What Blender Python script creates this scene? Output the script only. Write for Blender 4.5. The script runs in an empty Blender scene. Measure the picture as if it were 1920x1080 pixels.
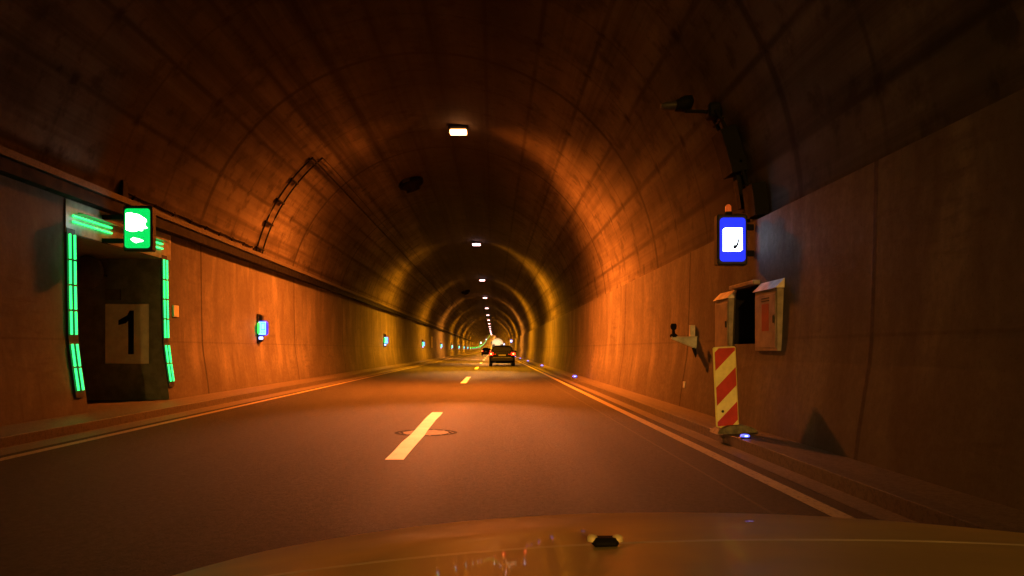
import bpy, math, random
from mathutils import Vector, Matrix
random.seed(4)
PI = math.pi
R = math.radians
scn = bpy.context.scene
COL = scn.collection

# ------------------------------------------------------------------ camera, world, exposure
EYE = 1.2
cam_d = bpy.data.cameras.new('camera')
cam = bpy.data.objects.new('camera', cam_d)
COL.objects.link(cam)
cam.location = (0, 0, EYE)
cam.rotation_euler = (R(90), 0, 0)
cam_d.sensor_width = 36
cam_d.lens = 26.25
cam_d.shift_x = 35 / 1920
cam_d.shift_y = 115 / 1920
cam_d.clip_start = 0.05
cam_d.clip_end = 5000
scn.camera = cam
w = bpy.data.worlds.new('World')
scn.world = w
w.use_nodes = True
wn = w.node_tree
wb = wn.nodes['Background']
sky = wn.nodes.new('ShaderNodeTexSky')
sky.sky_type = 'NISHITA'
sky.sun_disc = False
sky.sun_elevation = R(-6)
wn.links.new(sky.outputs[0], wb.inputs[0])
wb.inputs[1].default_value = 0.02
scn.view_settings.view_transform = 'Standard'
scn.view_settings.look = 'None'
scn.view_settings.gamma = 1
scn.view_settings.exposure = 0
scn.cycles.diffuse_bounces = 2

LAMP_ORANGE = (1.0, 0.18, 0.014)
LAMP_YELLOW = (1.0, 0.32, 0.006)
LAMP_POWER = 38000

# ------------------------------------------------------------------ the line of the road (metres ahead of the camera)
def rise(s):
    return 0 if s < 200 else (s - 200) ** 2 / 30900
def bend(s):
    return 0 if s < 600 else (s - 600) ** 2 / 40000
def P(x, s, z):
    return (x + bend(s), s, z + rise(s))
S_NEAR, S_END = -30, 1100
CX, CZ, CR = -1.6, 2.7, 5.5          # circle of the vault

# ------------------------------------------------------------------ mesh helpers
class MB:
    def __init__(s):
        s.v = []; s.f = []; s.m = []; s.uv = []; s.smooth = []
    def add(s, verts, faces, mi=0, uvs=None, smooth=False):
        b = len(s.v)
        s.v += [tuple(p) for p in verts]
        for k, f in enumerate(faces):
            s.f.append([b + i for i in f]); s.m.append(mi); s.smooth.append(smooth)
            s.uv.append([uvs[i] for i in f] if uvs else [(0, 0)] * len(f))
        return s
    def box(s, x0, x1, y0, y1, z0, z1, mi=0, bev=0.0):
        if bev <= 0:
            v = [(x, y, z) for x in (x0, x1) for y in (y0, y1) for z in (z0, z1)]
            s.add(v, [(0, 1, 3, 2), (4, 6, 7, 5), (0, 4, 5, 1), (2, 3, 7, 6), (0, 2, 6, 4), (1, 5, 7, 3)], mi)
        else:
            b = min(bev, (x1 - x0) / 2.01, (y1 - y0) / 2.01, (z1 - z0) / 2.01)
            pts = []
            for x, sx in ((x0, 1), (x1, -1)):
                for y, sy in ((y0, 1), (y1, -1)):
                    for z, sz in ((z0, 1), (z1, -1)):
                        pts += [(x, y + sy * b, z + sz * b), (x + sx * b, y, z + sz * b), (x + sx * b, y + sy * b, z)]
            def i(cx, cy, cz, k): return (cx * 4 + cy * 2 + cz) * 3 + k
            F = []
            for c in (0, 1):
                F.append([i(c, 0, 0, 0), i(c, 0, 1, 0), i(c, 1, 1, 0), i(c, 1, 0, 0)])
                F.append([i(0, c, 0, 1), i(0, c, 1, 1), i(1, c, 1, 1), i(1, c, 0, 1)])
                F.append([i(0, 0, c, 2), i(0, 1, c, 2), i(1, 1, c, 2), i(1, 0, c, 2)])
                for d in (0, 1):
                    F.append([i(c, d, 0, 0), i(c, d, 1, 0), i(c, d, 1, 1), i(c, d, 0, 1)])
                    F.append([i(c, 0, d, 0), i(c, 1, d, 0), i(c, 1, d, 2), i(c, 0, d, 2)])
                    F.append([i(0, c, d, 1), i(1, c, d, 1), i(1, c, d, 2), i(0, c, d, 2)])
                    for e in (0, 1):
                        F.append([i(c, d, e, 0), i(c, d, e, 1), i(c, d, e, 2)])
            s.add(pts, F, mi)
        return s
    def tube(s, pts, r, n=8, mi=0, caps=True, smooth=True):
        pts = [Vector(p) for p in pts]
        rs = r if isinstance(r, (list, tuple)) else [r] * len(pts)
        V = []; F = []
        for k, p in enumerate(pts):
            a = pts[max(k - 1, 0)]; b = pts[min(k + 1, len(pts) - 1)]
            d = (b - a).normalized()
            up = Vector((0, 0, 1)) if abs(d.z) < .9 else Vector((1, 0, 0))
            e1 = d.cross(up).normalized(); e2 = d.cross(e1)
            for j in range(n):
                t = 2 * PI * j / n
                V.append(p + e1 * math.cos(t) * rs[k] + e2 * math.sin(t) * rs[k])
        for k in range(len(pts) - 1):
            for j in range(n):
                F.append((k * n + j, k * n + (j + 1) % n, (k + 1) * n + (j + 1) % n, (k + 1) * n + j))
        s.add(V, F, mi, smooth=smooth)
        if caps:
            s.add(V[:n], [tuple(range(n))], mi); s.add(V[-n:], [tuple(range(n))], mi)
        return s
    def prism(s, poly, ax, a0, a1, mi=0):
        """poly: 2-D outline; ax: axis it is pushed along"""
        def mk(p, a):
            return {'x': (a, p[0], p[1]), 'y': (p[0], a, p[1]), 'z': (p[0], p[1], a)}[ax]
        n = len(poly)
        V = [mk(p, a0) for p in poly] + [mk(p, a1) for p in poly]
        F = [tuple(range(n)), tuple(range(n, 2 * n))] + [(i, (i + 1) % n, n + (i + 1) % n, n + i) for i in range(n)]
        return s.add(V, F, mi)
    def loft(s, rings, mi=0, cap=True, closed=True, smooth=True):
        n = len(rings[0]); V = [p for r in rings for p in r]; F = []
        for k in range(len(rings) - 1):
            for j in range(n if closed else n - 1):
                F.append((k * n + j, k * n + (j + 1) % n, (k + 1) * n + (j + 1) % n, (k + 1) * n + j))
        s.add(V, F, mi, smooth=smooth)
        if cap:
            s.add(rings[0], [tuple(range(n))], mi); s.add(rings[-1], [tuple(range(n))], mi)
        return s
    def build(s, name, mats, parent=None, recalc=True):
        me = bpy.data.meshes.new(name)
        me.from_pydata(s.v, [], s.f)
        if not isinstance(mats, (list, tuple)): mats = [mats]
        for m in mats: me.materials.append(m)
        uvl = me.uv_layers.new(name='UVMap')
        for p in me.polygons:
            p.material_index = s.m[p.index]; p.use_smooth = s.smooth[p.index]
            for k, li in enumerate(p.loop_indices): uvl.data[li].uv = s.uv[p.index][k]
        me.update()
        if recalc:
            import bmesh
            bm = bmesh.new(); bm.from_mesh(me)
            bmesh.ops.recalc_face_normals(bm, faces=bm.faces); bm.to_mesh(me); bm.free()
        o = bpy.data.objects.new(name, me)
        COL.objects.link(o)
        if parent: o.parent = parent
        return o

def tag(o, label=None, cat=None, group=None, kind=None):
    if label: o['label'] = label
    if cat: o['category'] = cat
    if group: o['group'] = group
    if kind: o['kind'] = kind
    return o
def empty(name, loc, label, cat, group=None, rz=0.0, rx=0.0):
    o = bpy.data.objects.new(name, None); COL.objects.link(o)
    o.empty_display_size = .1
    o.location = loc; o.rotation_euler = (rx, 0, rz)
    return tag(o, label, cat, group)
def copy_tree(o, parent=None):
    c = o.copy(); COL.objects.link(c)
    if parent: c.parent = parent
    for ch in [x for x in bpy.data.objects if x.parent == o]:
        copy_tree(ch, c)
    return c
ORD = ['nearest', 'second nearest', 'third nearest', 'fourth nearest', 'fifth nearest', 'sixth nearest', 'seventh nearest', 'eighth nearest', 'ninth nearest', 'tenth nearest']

# ------------------------------------------------------------------ material helpers
class NT:
    def __init__(s, name):
        s.mat = bpy.data.materials.new(name); s.mat.use_nodes = True
        s.t = s.mat.node_tree; s.b = s.t.nodes['Principled BSDF']
    def n(s, typ, **kw):
        nd = s.t.nodes.new(typ)
        for k, v in kw.items(): setattr(nd, k, v)
        return nd
    def set(s, sock, v):
        if hasattr(v, 'links'): s.t.links.new(v, sock)
        elif v is not None: sock.default_value = v
    def math(s, op, a, b=None, c=None, clamp=False):
        nd = s.n('ShaderNodeMath', operation=op, use_clamp=clamp)
        s.set(nd.inputs[0], a)
        if b is not None: s.set(nd.inputs[1], b)
        if c is not None: s.set(nd.inputs[2], c)
        return nd.outputs[0]
    def uv(s):
        nd = s.n('ShaderNodeUVMap'); sp = s.n('ShaderNodeSeparateXYZ')
        s.t.links.new(nd.outputs[0], sp.inputs[0])
        return nd.outputs[0], sp.outputs[0], sp.outputs[1]
    def scale(s, vec, sc):
        nd = s.n('ShaderNodeMapping'); s.t.links.new(vec, nd.inputs[0]); nd.inputs['Scale'].default_value = sc
        return nd.outputs[0]
    def noise(s, vec, scale, detail=4, rough=.55, lo=.3, hi=.7):
        nd = s.n('ShaderNodeTexNoise'); s.t.links.new(vec, nd.inputs['Vector'])
        nd.inputs['Scale'].default_value = scale; nd.inputs['Detail'].default_value = detail
        nd.inputs['Roughness'].default_value = rough
        return s.ramp(nd.outputs[0], lo, hi)
    def ramp(s, v, lo, hi, a=0.0, b=1.0):
        nd = s.n('ShaderNodeMapRange', interpolation_type='SMOOTHSTEP')
        s.set(nd.inputs[0], v)
        for i, x in enumerate((lo, hi, a, b)): nd.inputs[i + 1].default_value = x
        return nd.outputs[0]
    def lines(s, c, period, off, w0, w1):
        """1 on a line of half width w0, falling to 0 at w1"""
        a = s.math('SUBTRACT', c, off)
        a = s.math('DIVIDE', a, period)
        a = s.math('FRACT', a)
        a = s.math('SUBTRACT', a, .5)
        a = s.math('ABSOLUTE', a)
        a = s.math('SUBTRACT', .5, a)
        a = s.math('MULTIPLY', a, period)
        return s.ramp(a, w0, w1, 1.0, 0.0)
    def mixc(s, fac, c1, c2, mode='MIX'):
        nd = s.n('ShaderNodeMix', data_type='RGBA', blend_type=mode)
        s.set(nd.inputs[0], fac)
        for sock, c in ((nd.inputs[6], c1), (nd.inputs[7], c2)):
            if isinstance(c, tuple): sock.default_value = (*c, 1)
            else: s.set(sock, c)
        return nd.outputs[2]
    def bump(s, h, dist=.01, strength=.5):
        nd = s.n('ShaderNodeBump'); s.set(nd.inputs['Height'], h)
        nd.inputs['Distance'].default_value = dist; nd.inputs['Strength'].default_value = strength
        s.t.links.new(nd.outputs[0], s.b.inputs['Normal'])

def plain(name, col, rough=.6, metal=0.0, var=.25, scale=6.0, coat=0.0, spec=.5):
    m = NT(name)
    tc = m.n('ShaderNodeTexCoord')
    nz = m.noise(tc.outputs['Object'], scale, 5, .6, .3, .7)
    c = m.mixc(nz, tuple(x * (1 - var) for x in col), tuple(min(1, x * (1 + var)) for x in col))
    m.t.links.new(c, m.b.inputs['Base Color'])
    r = m.ramp(nz, 0, 1, rough * .85, min(1, rough * 1.1))
    m.t.links.new(r, m.b.inputs['Roughness'])
    m.b.inputs['Metallic'].default_value = metal
    m.b.inputs['Coat Weight'].default_value = coat
    m.b.inputs['Specular IOR Level'].default_value = spec
    return m.mat
def glow(name, col, strength, base=(.02, .02, .02)):
    m = NT(name)
    m.b.inputs['Base Color'].default_value = (*base, 1)
    m.b.inputs['Emission Color'].default_value = (*col, 1)
    m.b.inputs['Emission Strength'].default_value = strength
    m.b.inputs['Roughness'].default_value = .4
    return m.mat

def concrete_wall(name, period, off, flip=1):
    m = NT(name); uv, u, v = m.uv()
    warp = m.n('ShaderNodeTexNoise'); m.t.links.new(uv, warp.inputs['Vector']); warp.inputs['Scale'].default_value = .9; warp.inputs['Detail'].default_value = 3
    wv = m.n('ShaderNodeVectorMath', operation='MULTIPLY_ADD')
    m.t.links.new(warp.outputs['Color'], wv.inputs[0]); wv.inputs[1].default_value = (.7, .55, 0); m.t.links.new(uv, wv.inputs[2])
    wuv = wv.outputs[0]
    big = m.noise(m.scale(wuv, (.4, .3, 1)), 1.0, 6, .62, .3, .7)
    mott = m.noise(wuv, 1.6, 7, .68, .35, .66)
    stain = m.noise(m.scale(wuv, (.16, 1.15, 1)), 1.0, 5, .55, .46, .66)
    runs = m.math('MULTIPLY', m.noise(m.scale(uv, (.3, 5.0, 1)), 1.0, 3, .5, .5, .66), m.noise(wuv, .7, 2, .5, .45, .65))
    pale = m.noise(m.scale(wuv, (.3, .9, 1)), 1.0, 4, .6, .50, .70)
    fine = m.noise(uv, 11, 8, .8, .3, .7)
    ripple = m.math('MULTIPLY', m.noise(m.scale(uv, (7.0, 1.3, 1)), 1.0, 3, .6, .45, .7), m.noise(wuv, .5, 2, .5, .5, .62))
    pits = m.noise(uv, 34, 2, .5, .64, .72)
    c = m.mixc(big, (0.109, 0.099, 0.084), (0.198, 0.185, 0.162))
    c = m.mixc(m.math('MULTIPLY', mott, .5), c, (0.086, 0.076, 0.066))
    c = m.mixc(m.math('MULTIPLY', stain, .5), c, (0.079, 0.069, 0.059))
    c = m.mixc(m.math('MULTIPLY', runs, .6), c, (0.073, 0.063, 0.053))
    c = m.mixc(m.math('MULTIPLY', pale, .55), c, (0.284, 0.264, 0.228))
    c = m.mixc(m.math('MULTIPLY', fine, .38), c, (0.106, 0.092, 0.079))
    c = m.mixc(m.math('MULTIPLY', ripple, .5), c, (0.079, 0.066, 0.059))
    c = m.mixc(m.math('MULTIPLY', pits, .4), c, (0.040, 0.033, 0.030))
    # splash dirt at the foot of the wall
    foot = m.ramp(m.math('ADD', u, m.math('MULTIPLY', big, .5)), .1, 1.5, .55, 0.0)
    c = m.mixc(foot, c, (0.073, 0.063, 0.053))
    joint = m.lines(v, period, off, .02, .055)
    half = m.lines(u, 50, 1.25, .006, .03)
    jj = m.math('MAXIMUM', joint, m.math('MULTIPLY', half, .3))
    c = m.mixc(m.math('MULTIPLY', jj, .8), c, (0.023, 0.020, 0.017))
    m.t.links.new(c, m.b.inputs['Base Color'])
    m.t.links.new(m.ramp(fine, 0, 1, .6, .85), m.b.inputs['Roughness'])
    m.b.inputs['Specular IOR Level'].default_value = .22
    h = m.math('SUBTRACT', m.math('ADD', m.math('MULTIPLY', fine, .15), m.math('MULTIPLY', ripple, .3)), m.math('MULTIPLY', jj, .3))
    m.bump(h, .012, .6)
    return m.mat
def concrete_vault():
    m = NT('vault_concrete'); uv, u, v = m.uv()
    big = m.noise(m.scale(uv, (.3, .12, 1)), 1.0, 5, .6, .3, .7)
    soot = m.noise(m.scale(uv, (1.6, .035, 1)), 1.0, 5, .7, .38, .68)
    fine = m.noise(uv, 9, 6, .7, .3, .7)
    blot = m.noise(uv, 1.7, 4, .6, .52, .68)
    c = m.mixc(big, (0.112, 0.099, 0.083), (0.238, 0.211, 0.178))
    c = m.mixc(m.math('MULTIPLY', soot, .72), c, (0.033, 0.026, 0.021))
    c = m.mixc(m.math('MULTIPLY', m.noise(uv, .55, 5, .7, .45, .65), .5), c, (0.040, 0.033, 0.026))
    c = m.mixc(m.math('MULTIPLY', fine, .3), c, (0.099, 0.083, 0.066))
    # shade along the crown, painted in as darker colour
    crown = m.ramp(m.math('ABSOLUTE', m.math('SUBTRACT', m.math('ADD', u, m.math('MULTIPLY', soot, .8)), 7.7)), 1.4, 4.6, .74, 0.0)
    c = m.mixc(crown, c, (0.015, 0.012, 0.009))
    lon = m.lines(u, 1.22, .3, .012, .09)
    ring = m.lines(v, 2.05, 1.2, .01, .07)
    block = m.lines(v, 8.2, 1.2, .035, .13)
    lw = m.noise(m.scale(uv, (1, .25, 1)), 1.3, 3, .6, .2, .6)
    cross = m.math('MULTIPLY', m.lines(u, 1.22, .3, .03, .20), m.lines(v, 2.05, 1.2, .03, .22))
    cross = m.math('MULTIPLY', cross, m.noise(uv, 3.1, 3, .6, .34, .54))
    drip = m.math('MULTIPLY', m.lines(u, 1.22, .3, .02, .14), m.noise(uv, 2.2, 4, .7, .5, .68))
    L = m.math('MAXIMUM', m.math('MULTIPLY', m.math('MULTIPLY', lon, .75), lw), m.math('MULTIPLY', block, .75))
    L = m.math('MAXIMUM', L, m.math('MULTIPLY', m.math('MULTIPLY', ring, .45), lw))
    L = m.math('MAXIMUM', L, m.math('MULTIPLY', cross, 1.0))
    L = m.math('MAXIMUM', L, m.math('MULTIPLY', drip, .85))
    L = m.math('MAXIMUM', L, m.math('MULTIPLY', blot, .6))
    c = m.mixc(m.math('MULTIPLY', L, .85), c, (0.020, 0.015, 0.012))
    m.t.links.new(c, m.b.inputs['Base Color'])
    m.b.inputs['Roughness'].default_value = .85
    m.b.inputs['Specular IOR Level'].default_value = .15
    m.bump(m.math('SUBTRACT', m.math('MULTIPLY', fine, .2), L), .01, .5)
    return m.mat
def asphalt():
    m = NT('road_asphalt'); uv, u, v = m.uv()
    fine = m.noise(uv, 70, 3, .8, .35, .65)
    grit = m.noise(m.scale(uv, (1, .6, 1)), 22, 6, .85, .36, .64)
    big = m.noise(m.scale(uv, (1.1, .09, 1)), 1.0, 6, .65, .32, .68)
    c = m.mixc(big, (0.027, 0.026, 0.024), (0.050, 0.046, 0.043))
    c = m.mixc(m.math('MULTIPLY', fine, .7), c, (0.096, 0.090, 0.080))
    c = m.mixc(m.math('MULTIPLY', grit, .7), c, (0.014, 0.014, 0.013))
    # wheel tracks polished darker
    tr = m.math('MAXIMUM', m.lines(u, 40, 4.78, .1, .5), m.lines(u, 40, 6.45, .1, .5))
    c = m.mixc(m.math('MULTIPLY', tr, .3), c, (0.028, 0.026, 0.024))
    seam = m.lines(u, 40, 7.6, .006, .02)
    c = m.mixc(m.math('MULTIPLY', seam, .55), c, (0.128, 0.112, 0.080))
    m.t.links.new(c, m.b.inputs['Base Color'])
    m.t.links.new(m.math('SUBTRACT', m.ramp(fine, 0, 1, .62, .8), m.math('MULTIPLY', tr, .06)), m.b.inputs['Roughness'])
    m.bump(m.math('ADD', fine, m.math('MULTIPLY', grit, 1.5)), .012, .9)
    m.b.inputs['Specular IOR Level'].default_value = .35
    return m.mat
def worn_paint(name, col, wear=.62, dark=(.09, .085, .08)):
    m = NT(name); uv, u, v = m.uv()
    tc = m.n('ShaderNodeTexCoord')
    a = m.noise(tc.outputs['Object'], 22, 6, .75, wear - .04, wear + .08)
    b = m.noise(tc.outputs['Object'], 2.5, 4, .6, .3, .7)
    c = m.mixc(m.math('MULTIPLY', b, .35), col, tuple(x * .6 for x in col))
    c = m.mixc(a, c, dark)
    m.t.links.new(c, m.b.inputs['Base Color']); m.b.inputs['Roughness'].default_value = .55
    m.bump(a, .002, .4)
    return m.mat

M = {}
M['wall_l'] = concrete_wall('left_wall_concrete', 8.2, 1.2)
M['wall_r'] = concrete_wall('right_wall_concrete', 6.85, 0.4)
M['vault'] = concrete_vault()
M['road'] = asphalt()
M['paint'] = worn_paint('white_road_paint', (.88, .88, .86))
M['edge'] = worn_paint('edge_line_paint', (.36, .31, .19), .55)
M['kerb'] = worn_paint('kerb_concrete', (.10, .09, .08), .5, (.05, .045, .04))
M['gutter'] = worn_paint('gutter_stone', (.15, .135, .115), .5, (.07, .06, .05))
M['walk'] = worn_paint('walkway_concrete', (.13, .115, .1), .5, (.07, .06, .05))
M['dark'] = plain('dark_metal', (.03, .03, .03), .5, .3)
M['black'] = plain('black_plastic', (.008, .008, .008), .7, spec=.12)
M['shade'] = plain('dark_recess_paint', (.20, .22, .19), .7)
M['grey'] = plain('grey_metal', (.28, .28, .28), .45, .5)
M['galv'] = plain('galvanised_steel', (.42, .42, .42), .4, .7)
M['cab'] = plain('cabinet_paint', (.33, .27, .22), .5)
M['cabtop'] = plain('cabinet_roof', (.75, .68, .64), .45)
M['rust'] = plain('red_label', (.38, .06, .03), .6)
M['whitepl'] = plain('white_plate', (.6, .57, .48), .55, var=.12)
M['numpl'] = plain('number_plate_panel', (.88, .86, .76), .6, var=.1)
M['red'] = plain('red_reflective', (.55, .03, .015), .5, var=.15)
M['cream'] = plain('pale_reflective', (.9, .78, .26), .5, var=.12)
M['base'] = plain('recycled_rubber', (.16, .14, .07), .8, var=.5, scale=12)
M['iron'] = plain('cast_iron', (.012, .011, .01), .9, 0, spec=.1)
M['disc'] = plain('worn_cover_metal', (.17, .145, .10), .7, 0, var=.6, scale=14, spec=.2)
M['lamp'] = glow('lamp_glass', (1, .34, .10), 22)
M['lampfar'] = glow('far_lamp_glass', (1, .5, .5), 10)
M['green'] = glow('green_led', (.025, 1, .16), 2.8)
M['greenback'] = glow('green_backlit_panel', (0.0, .80, .115), 1.0)
M['signwhite'] = glow('backlit_white', (.85, 1, .9), 7)
M['blueback'] = glow('blue_backlit_panel', (.004, .03, 1), 1.15)
M['whiteback'] = glow('backlit_white_panel', (.85, .93, 1), 5)
M['cyan'] = glow('pale_cyan_panel', (.35, 1, .95), 1.6)
M['cyanmark'] = glow('cyan_marks', (.02, .55, .7), 1.0)
M['greenlens'] = glow('green_lens', (.03, 1, .08), 2.2)
M['bluerim'] = glow('blue_rim', (.01, .02, 1), 1.3)
M['bluedot'] = glow('blue_marker_lens', (.06, .08, 1), 4.0)
M['bluecore'] = glow('blue_marker_core', (.35, .4, 1), 4)
M['tail'] = glow('tail_light_lens', (1, .012, .005), 4.5)
M['tailcore'] = glow('tail_light_core', (1, .30, .07), 10)
M['amber'] = glow('amber_lens', (1, .16, .02), .35, (.5, .08, .01))

# ------------------------------------------------------------------ the setting: ground, road, markings
def stations(s0, s1, extra=()):
    out = set(extra); s = s0
    while s < s1:
        out.add(round(s, 3)); s += 4 if s < 120 else 20
    out.add(s1)
    return sorted(x for x in out if s0 <= x <= s1)
def strip(profile, s0=S_NEAR, s1=S_END, holes=(), extra_s=(), u0=0, mb=None, mi=0, smooth=False):
    """sweep a cross profile [(x,z)...] along the road; holes = (sa, sb, za, zb)"""
    mb = mb or MB()
    ext = list(extra_s)
    for h in holes: ext += [h[0], h[1]]
    st = stations(s0, s1, ext)
    us = [u0]
    for a, b in zip(profile, profile[1:]): us.append(us[-1] + math.dist(a, b))
    V = []; U = []
    for s in st:
        for (x, z), u in zip(profile, us): V.append(P(x, s, z)); U.append((u, s))
    n = len(profile); F = []
    for i in range(len(st) - 1):
        sm = (st[i] + st[i + 1]) / 2
        for j in range(n - 1):
            zm = (profile[j][1] + profile[j + 1][1]) / 2
            if any(h[0] < sm < h[1] and h[2] < zm < h[3] for h in holes): continue
            F.append((i * n + j, (i + 1) * n + j, (i + 1) * n + j + 1, i * n + j + 1))
    mb.add(V, F, mi, U, smooth)
    return mb

KERB_L, KERB_R = -6.02, 2.97
g = MB(); strip([(-40, -.35), (40, -.35)], mb=g); tag(g.build('ground', M['walk']), kind='structure')
tag(strip([(-5.56, 0), (-3.2, 0), (-1, 0), (1, 0), (2.72, 0)]).build('road', M['road'], recalc=False), kind='structure')
e = MB()
strip([(-5.42, .004), (-5.28, .004)], mb=e)
strip([(2.42, .004), (2.565, .004)], mb=e)
tag(e.build('edge_lines', M['edge'], recalc=False), kind='structure')
gt = MB()
strip([(2.72, 0.003), (2.74, .0035), (2.955, -.01), (2.968, -.01)], mb=gt)
strip([(-6.02, -.01), (-6.0, -.01), (-5.58, .0035), (-5.56, .003)], mb=gt)
tag(gt.build('gutter', M['gutter'], recalc=False), kind='structure')
k = MB()
strip([(KERB_R, -.02), (KERB_R, .118), (KERB_R + .003, .12), (KERB_R + .15, .125)], mb=k)
strip([(KERB_L - .15, .125), (KERB_L - .008, .12), (KERB_L, .114), (KERB_L, -.02)], mb=k)
tag(k.build('kerb', M['kerb'], recalc=False), kind='structure')
k = MB()
strip([(KERB_R + .15, .121), (3.6, .128)], mb=k)
strip([(-6.9, .16), (-6.5, .15), (KERB_L - .15, .121)], mb=k)
k.box(-9.9, -6.9, 12.0, 15.9, .1, .158)
tag(k.build('walkway', M['walk'], recalc=False), kind='structure')
d = MB()
s = 8.1
while s < 1000:
    jit = .012
    n = 8 if s < 40 else 2
    V = []; 
    for i in range(n + 1):
        ss = s + 6.1 * i / n
        V += [P(-1.17 + random.uniform(-jit, jit), ss, .0045 if s < 200 else .012), P(-.965 + random.uniform(-jit, jit), ss, .0045 if s < 200 else .012)]
    d.add(V, [(2 * i, 2 * i + 1, 2 * i + 3, 2 * i + 2) for i in range(n)])
    s += 18.3
tag(d.build('lane_markings', M['paint'], recalc=False), kind='structure')

# manhole cover under the lane marking
mh = empty('manhole_cover', (-.97, 10.75, 0), 'round worn manhole cover under the nearest white lane dash', 'manhole cover')
def ringdisc(mb, r0, r1, z, n=48):
    V = []
    for i in range(n):
        t = 2 * PI * i / n
        V += [(r0 * math.cos(t), r0 * math.sin(t), z), (r1 * math.cos(t), r1 * math.sin(t), z)]
    mb.add(V, [(2 * i, 2 * i + 1, (2 * i + 3) % (2 * n), (2 * i + 2) % (2 * n)) for i in range(n)])
    return mb
ringdisc(MB(), .33, .45, .002).build('frame', M['iron'], mh)
b = MB(); ringdisc(b, .0, .325, .003)
for i in range(14):
    t = 2 * PI * i / 14
    b.tube([(.38 * math.cos(t), .38 * math.sin(t), .0015), (.38 * math.cos(t), .38 * math.sin(t), .0035)], .018, 8)
b.build('lid', M['disc'], mh)

# ------------------------------------------------------------------ tunnel lining
REC = (12.35, 15.45, -1, 3.07)       # exit recess in the left wall
NICHE = (10.42, 11.38, 1.28, 2.1)    # dark niche in the right wall
LW = [(-6.70, .12), (-6.73, .40), (-6.78, .75), (-6.83, 1.08), (-6.86, 1.36), (-6.88, 2.2), (-6.89, 3.07), (-6.90, 3.86)]
lw = strip(LW, holes=[REC], smooth=True)
# reveals of the recess: far side, near side, back and soffit
dX = -9.6
zz = [p for p in LW if p[1] <= 3.08]
for s_, off in ((15.45, 0), (12.35, 0)):
    V = []; U = []; 
    for x, z in zz: V += [(x, s_, z), (dX, s_, z)]; U += [(z, 40), (z, 43)]
    lw.add(V, [(2 * i, 2 * i + 1, 2 * i + 3, 2 * i + 2) for i in range(len(zz) - 1)], 1, U)
lw.add([(-6.89, 12.35, 3.07), (-6.89, 15.45, 3.07), (dX, 15.45, 3.07), (dX, 12.35, 3.07)], [(0, 1, 2, 3)], 1, [(0, 0), (3, 0), (3, 3), (0, 3)])
lw.add([(dX, 12.35, .1), (dX, 15.45, .1), (dX, 15.45, 3.07), (dX, 12.35, 3.07)], [(0, 1, 2, 3)], 1, [(0, 0), (3, 0), (3, 3), (0, 3)])
tag(lw.build('tunnel_wall', [M['wall_l'], M['shade']], recalc=False), 'long stained concrete wall on the left, with the exit recess and green lamps', 'wall')
RW = [(3.51, .10), (3.54, .35), (3.60, .75), (3.65, 1.05), (3.67, 1.28), (3.70, 2.1), (3.72, 3.03), (3.86, 3.045)]
rw = strip(RW, holes=[NICHE], smooth=False)
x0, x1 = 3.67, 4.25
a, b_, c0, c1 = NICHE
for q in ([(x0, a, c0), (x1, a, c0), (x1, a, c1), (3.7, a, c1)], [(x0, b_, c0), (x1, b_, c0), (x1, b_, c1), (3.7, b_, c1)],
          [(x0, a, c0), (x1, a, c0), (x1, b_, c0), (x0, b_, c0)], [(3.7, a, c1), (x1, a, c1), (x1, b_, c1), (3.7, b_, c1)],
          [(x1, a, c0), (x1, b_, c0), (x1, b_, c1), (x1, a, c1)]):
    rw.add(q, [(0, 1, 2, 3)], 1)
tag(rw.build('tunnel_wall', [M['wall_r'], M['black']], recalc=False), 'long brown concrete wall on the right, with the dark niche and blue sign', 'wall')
th0 = math.atan2(3.92 - CZ, -math.sqrt(CR ** 2 - (3.92 - CZ) ** 2))
th1 = math.atan2(3.045 - CZ, math.sqrt(CR ** 2 - (3.045 - CZ) ** 2))
NV = 48
VP_ = [(CX + CR * math.cos(th0 + (th1 - th0) * i / NV), CZ + CR * math.sin(th0 + (th1 - th0) * i / NV)) for i in range(NV + 1)]
tag(strip(VP_, smooth=True).build('tunnel_vault', M['vault'], recalc=False), 'curved sooty concrete vault spanning the whole tunnel', 'vault')
# ends far beyond sight
e = MB(); e.add([P(-7.2, S_END, -.3), P(4.2, S_END, -.3), P(4.2, S_END, 8.4), P(-7.2, S_END, 8.4)], [(0, 1, 2, 3)])
e.add([(-7.2, S_NEAR, -.3), (4.2, S_NEAR, -.3), (4.2, S_NEAR, 8.4), (-7.2, S_NEAR, 8.4)], [(0, 1, 2, 3)])
tag(e.build('tunnel_bend', M['shade']), kind='structure')
# ledge along the top of the left wall
lg = strip([(-6.90, 3.84), (-6.66, 3.85), (-6.655, 3.955), (-6.68, 3.965), (-7.1, 3.97)])
tag(lg.build('cable_ledge', M['kerb'], recalc=False), 'thin projecting ledge running along the top of the left wall', 'ledge')
lt = strip([(-6.70, 3.835), (-6.885, 3.835), (-6.885, 3.64), (-6.70, 3.64), (-6.70, 3.835)])  # black tray shape, enlarged to carry the shadow gap under the ledge
tag(lt.build('ledge_shadow_strip', M['black'], recalc=False), 'black shadow strip under the left wall ledge', 'shadow strip')

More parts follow.
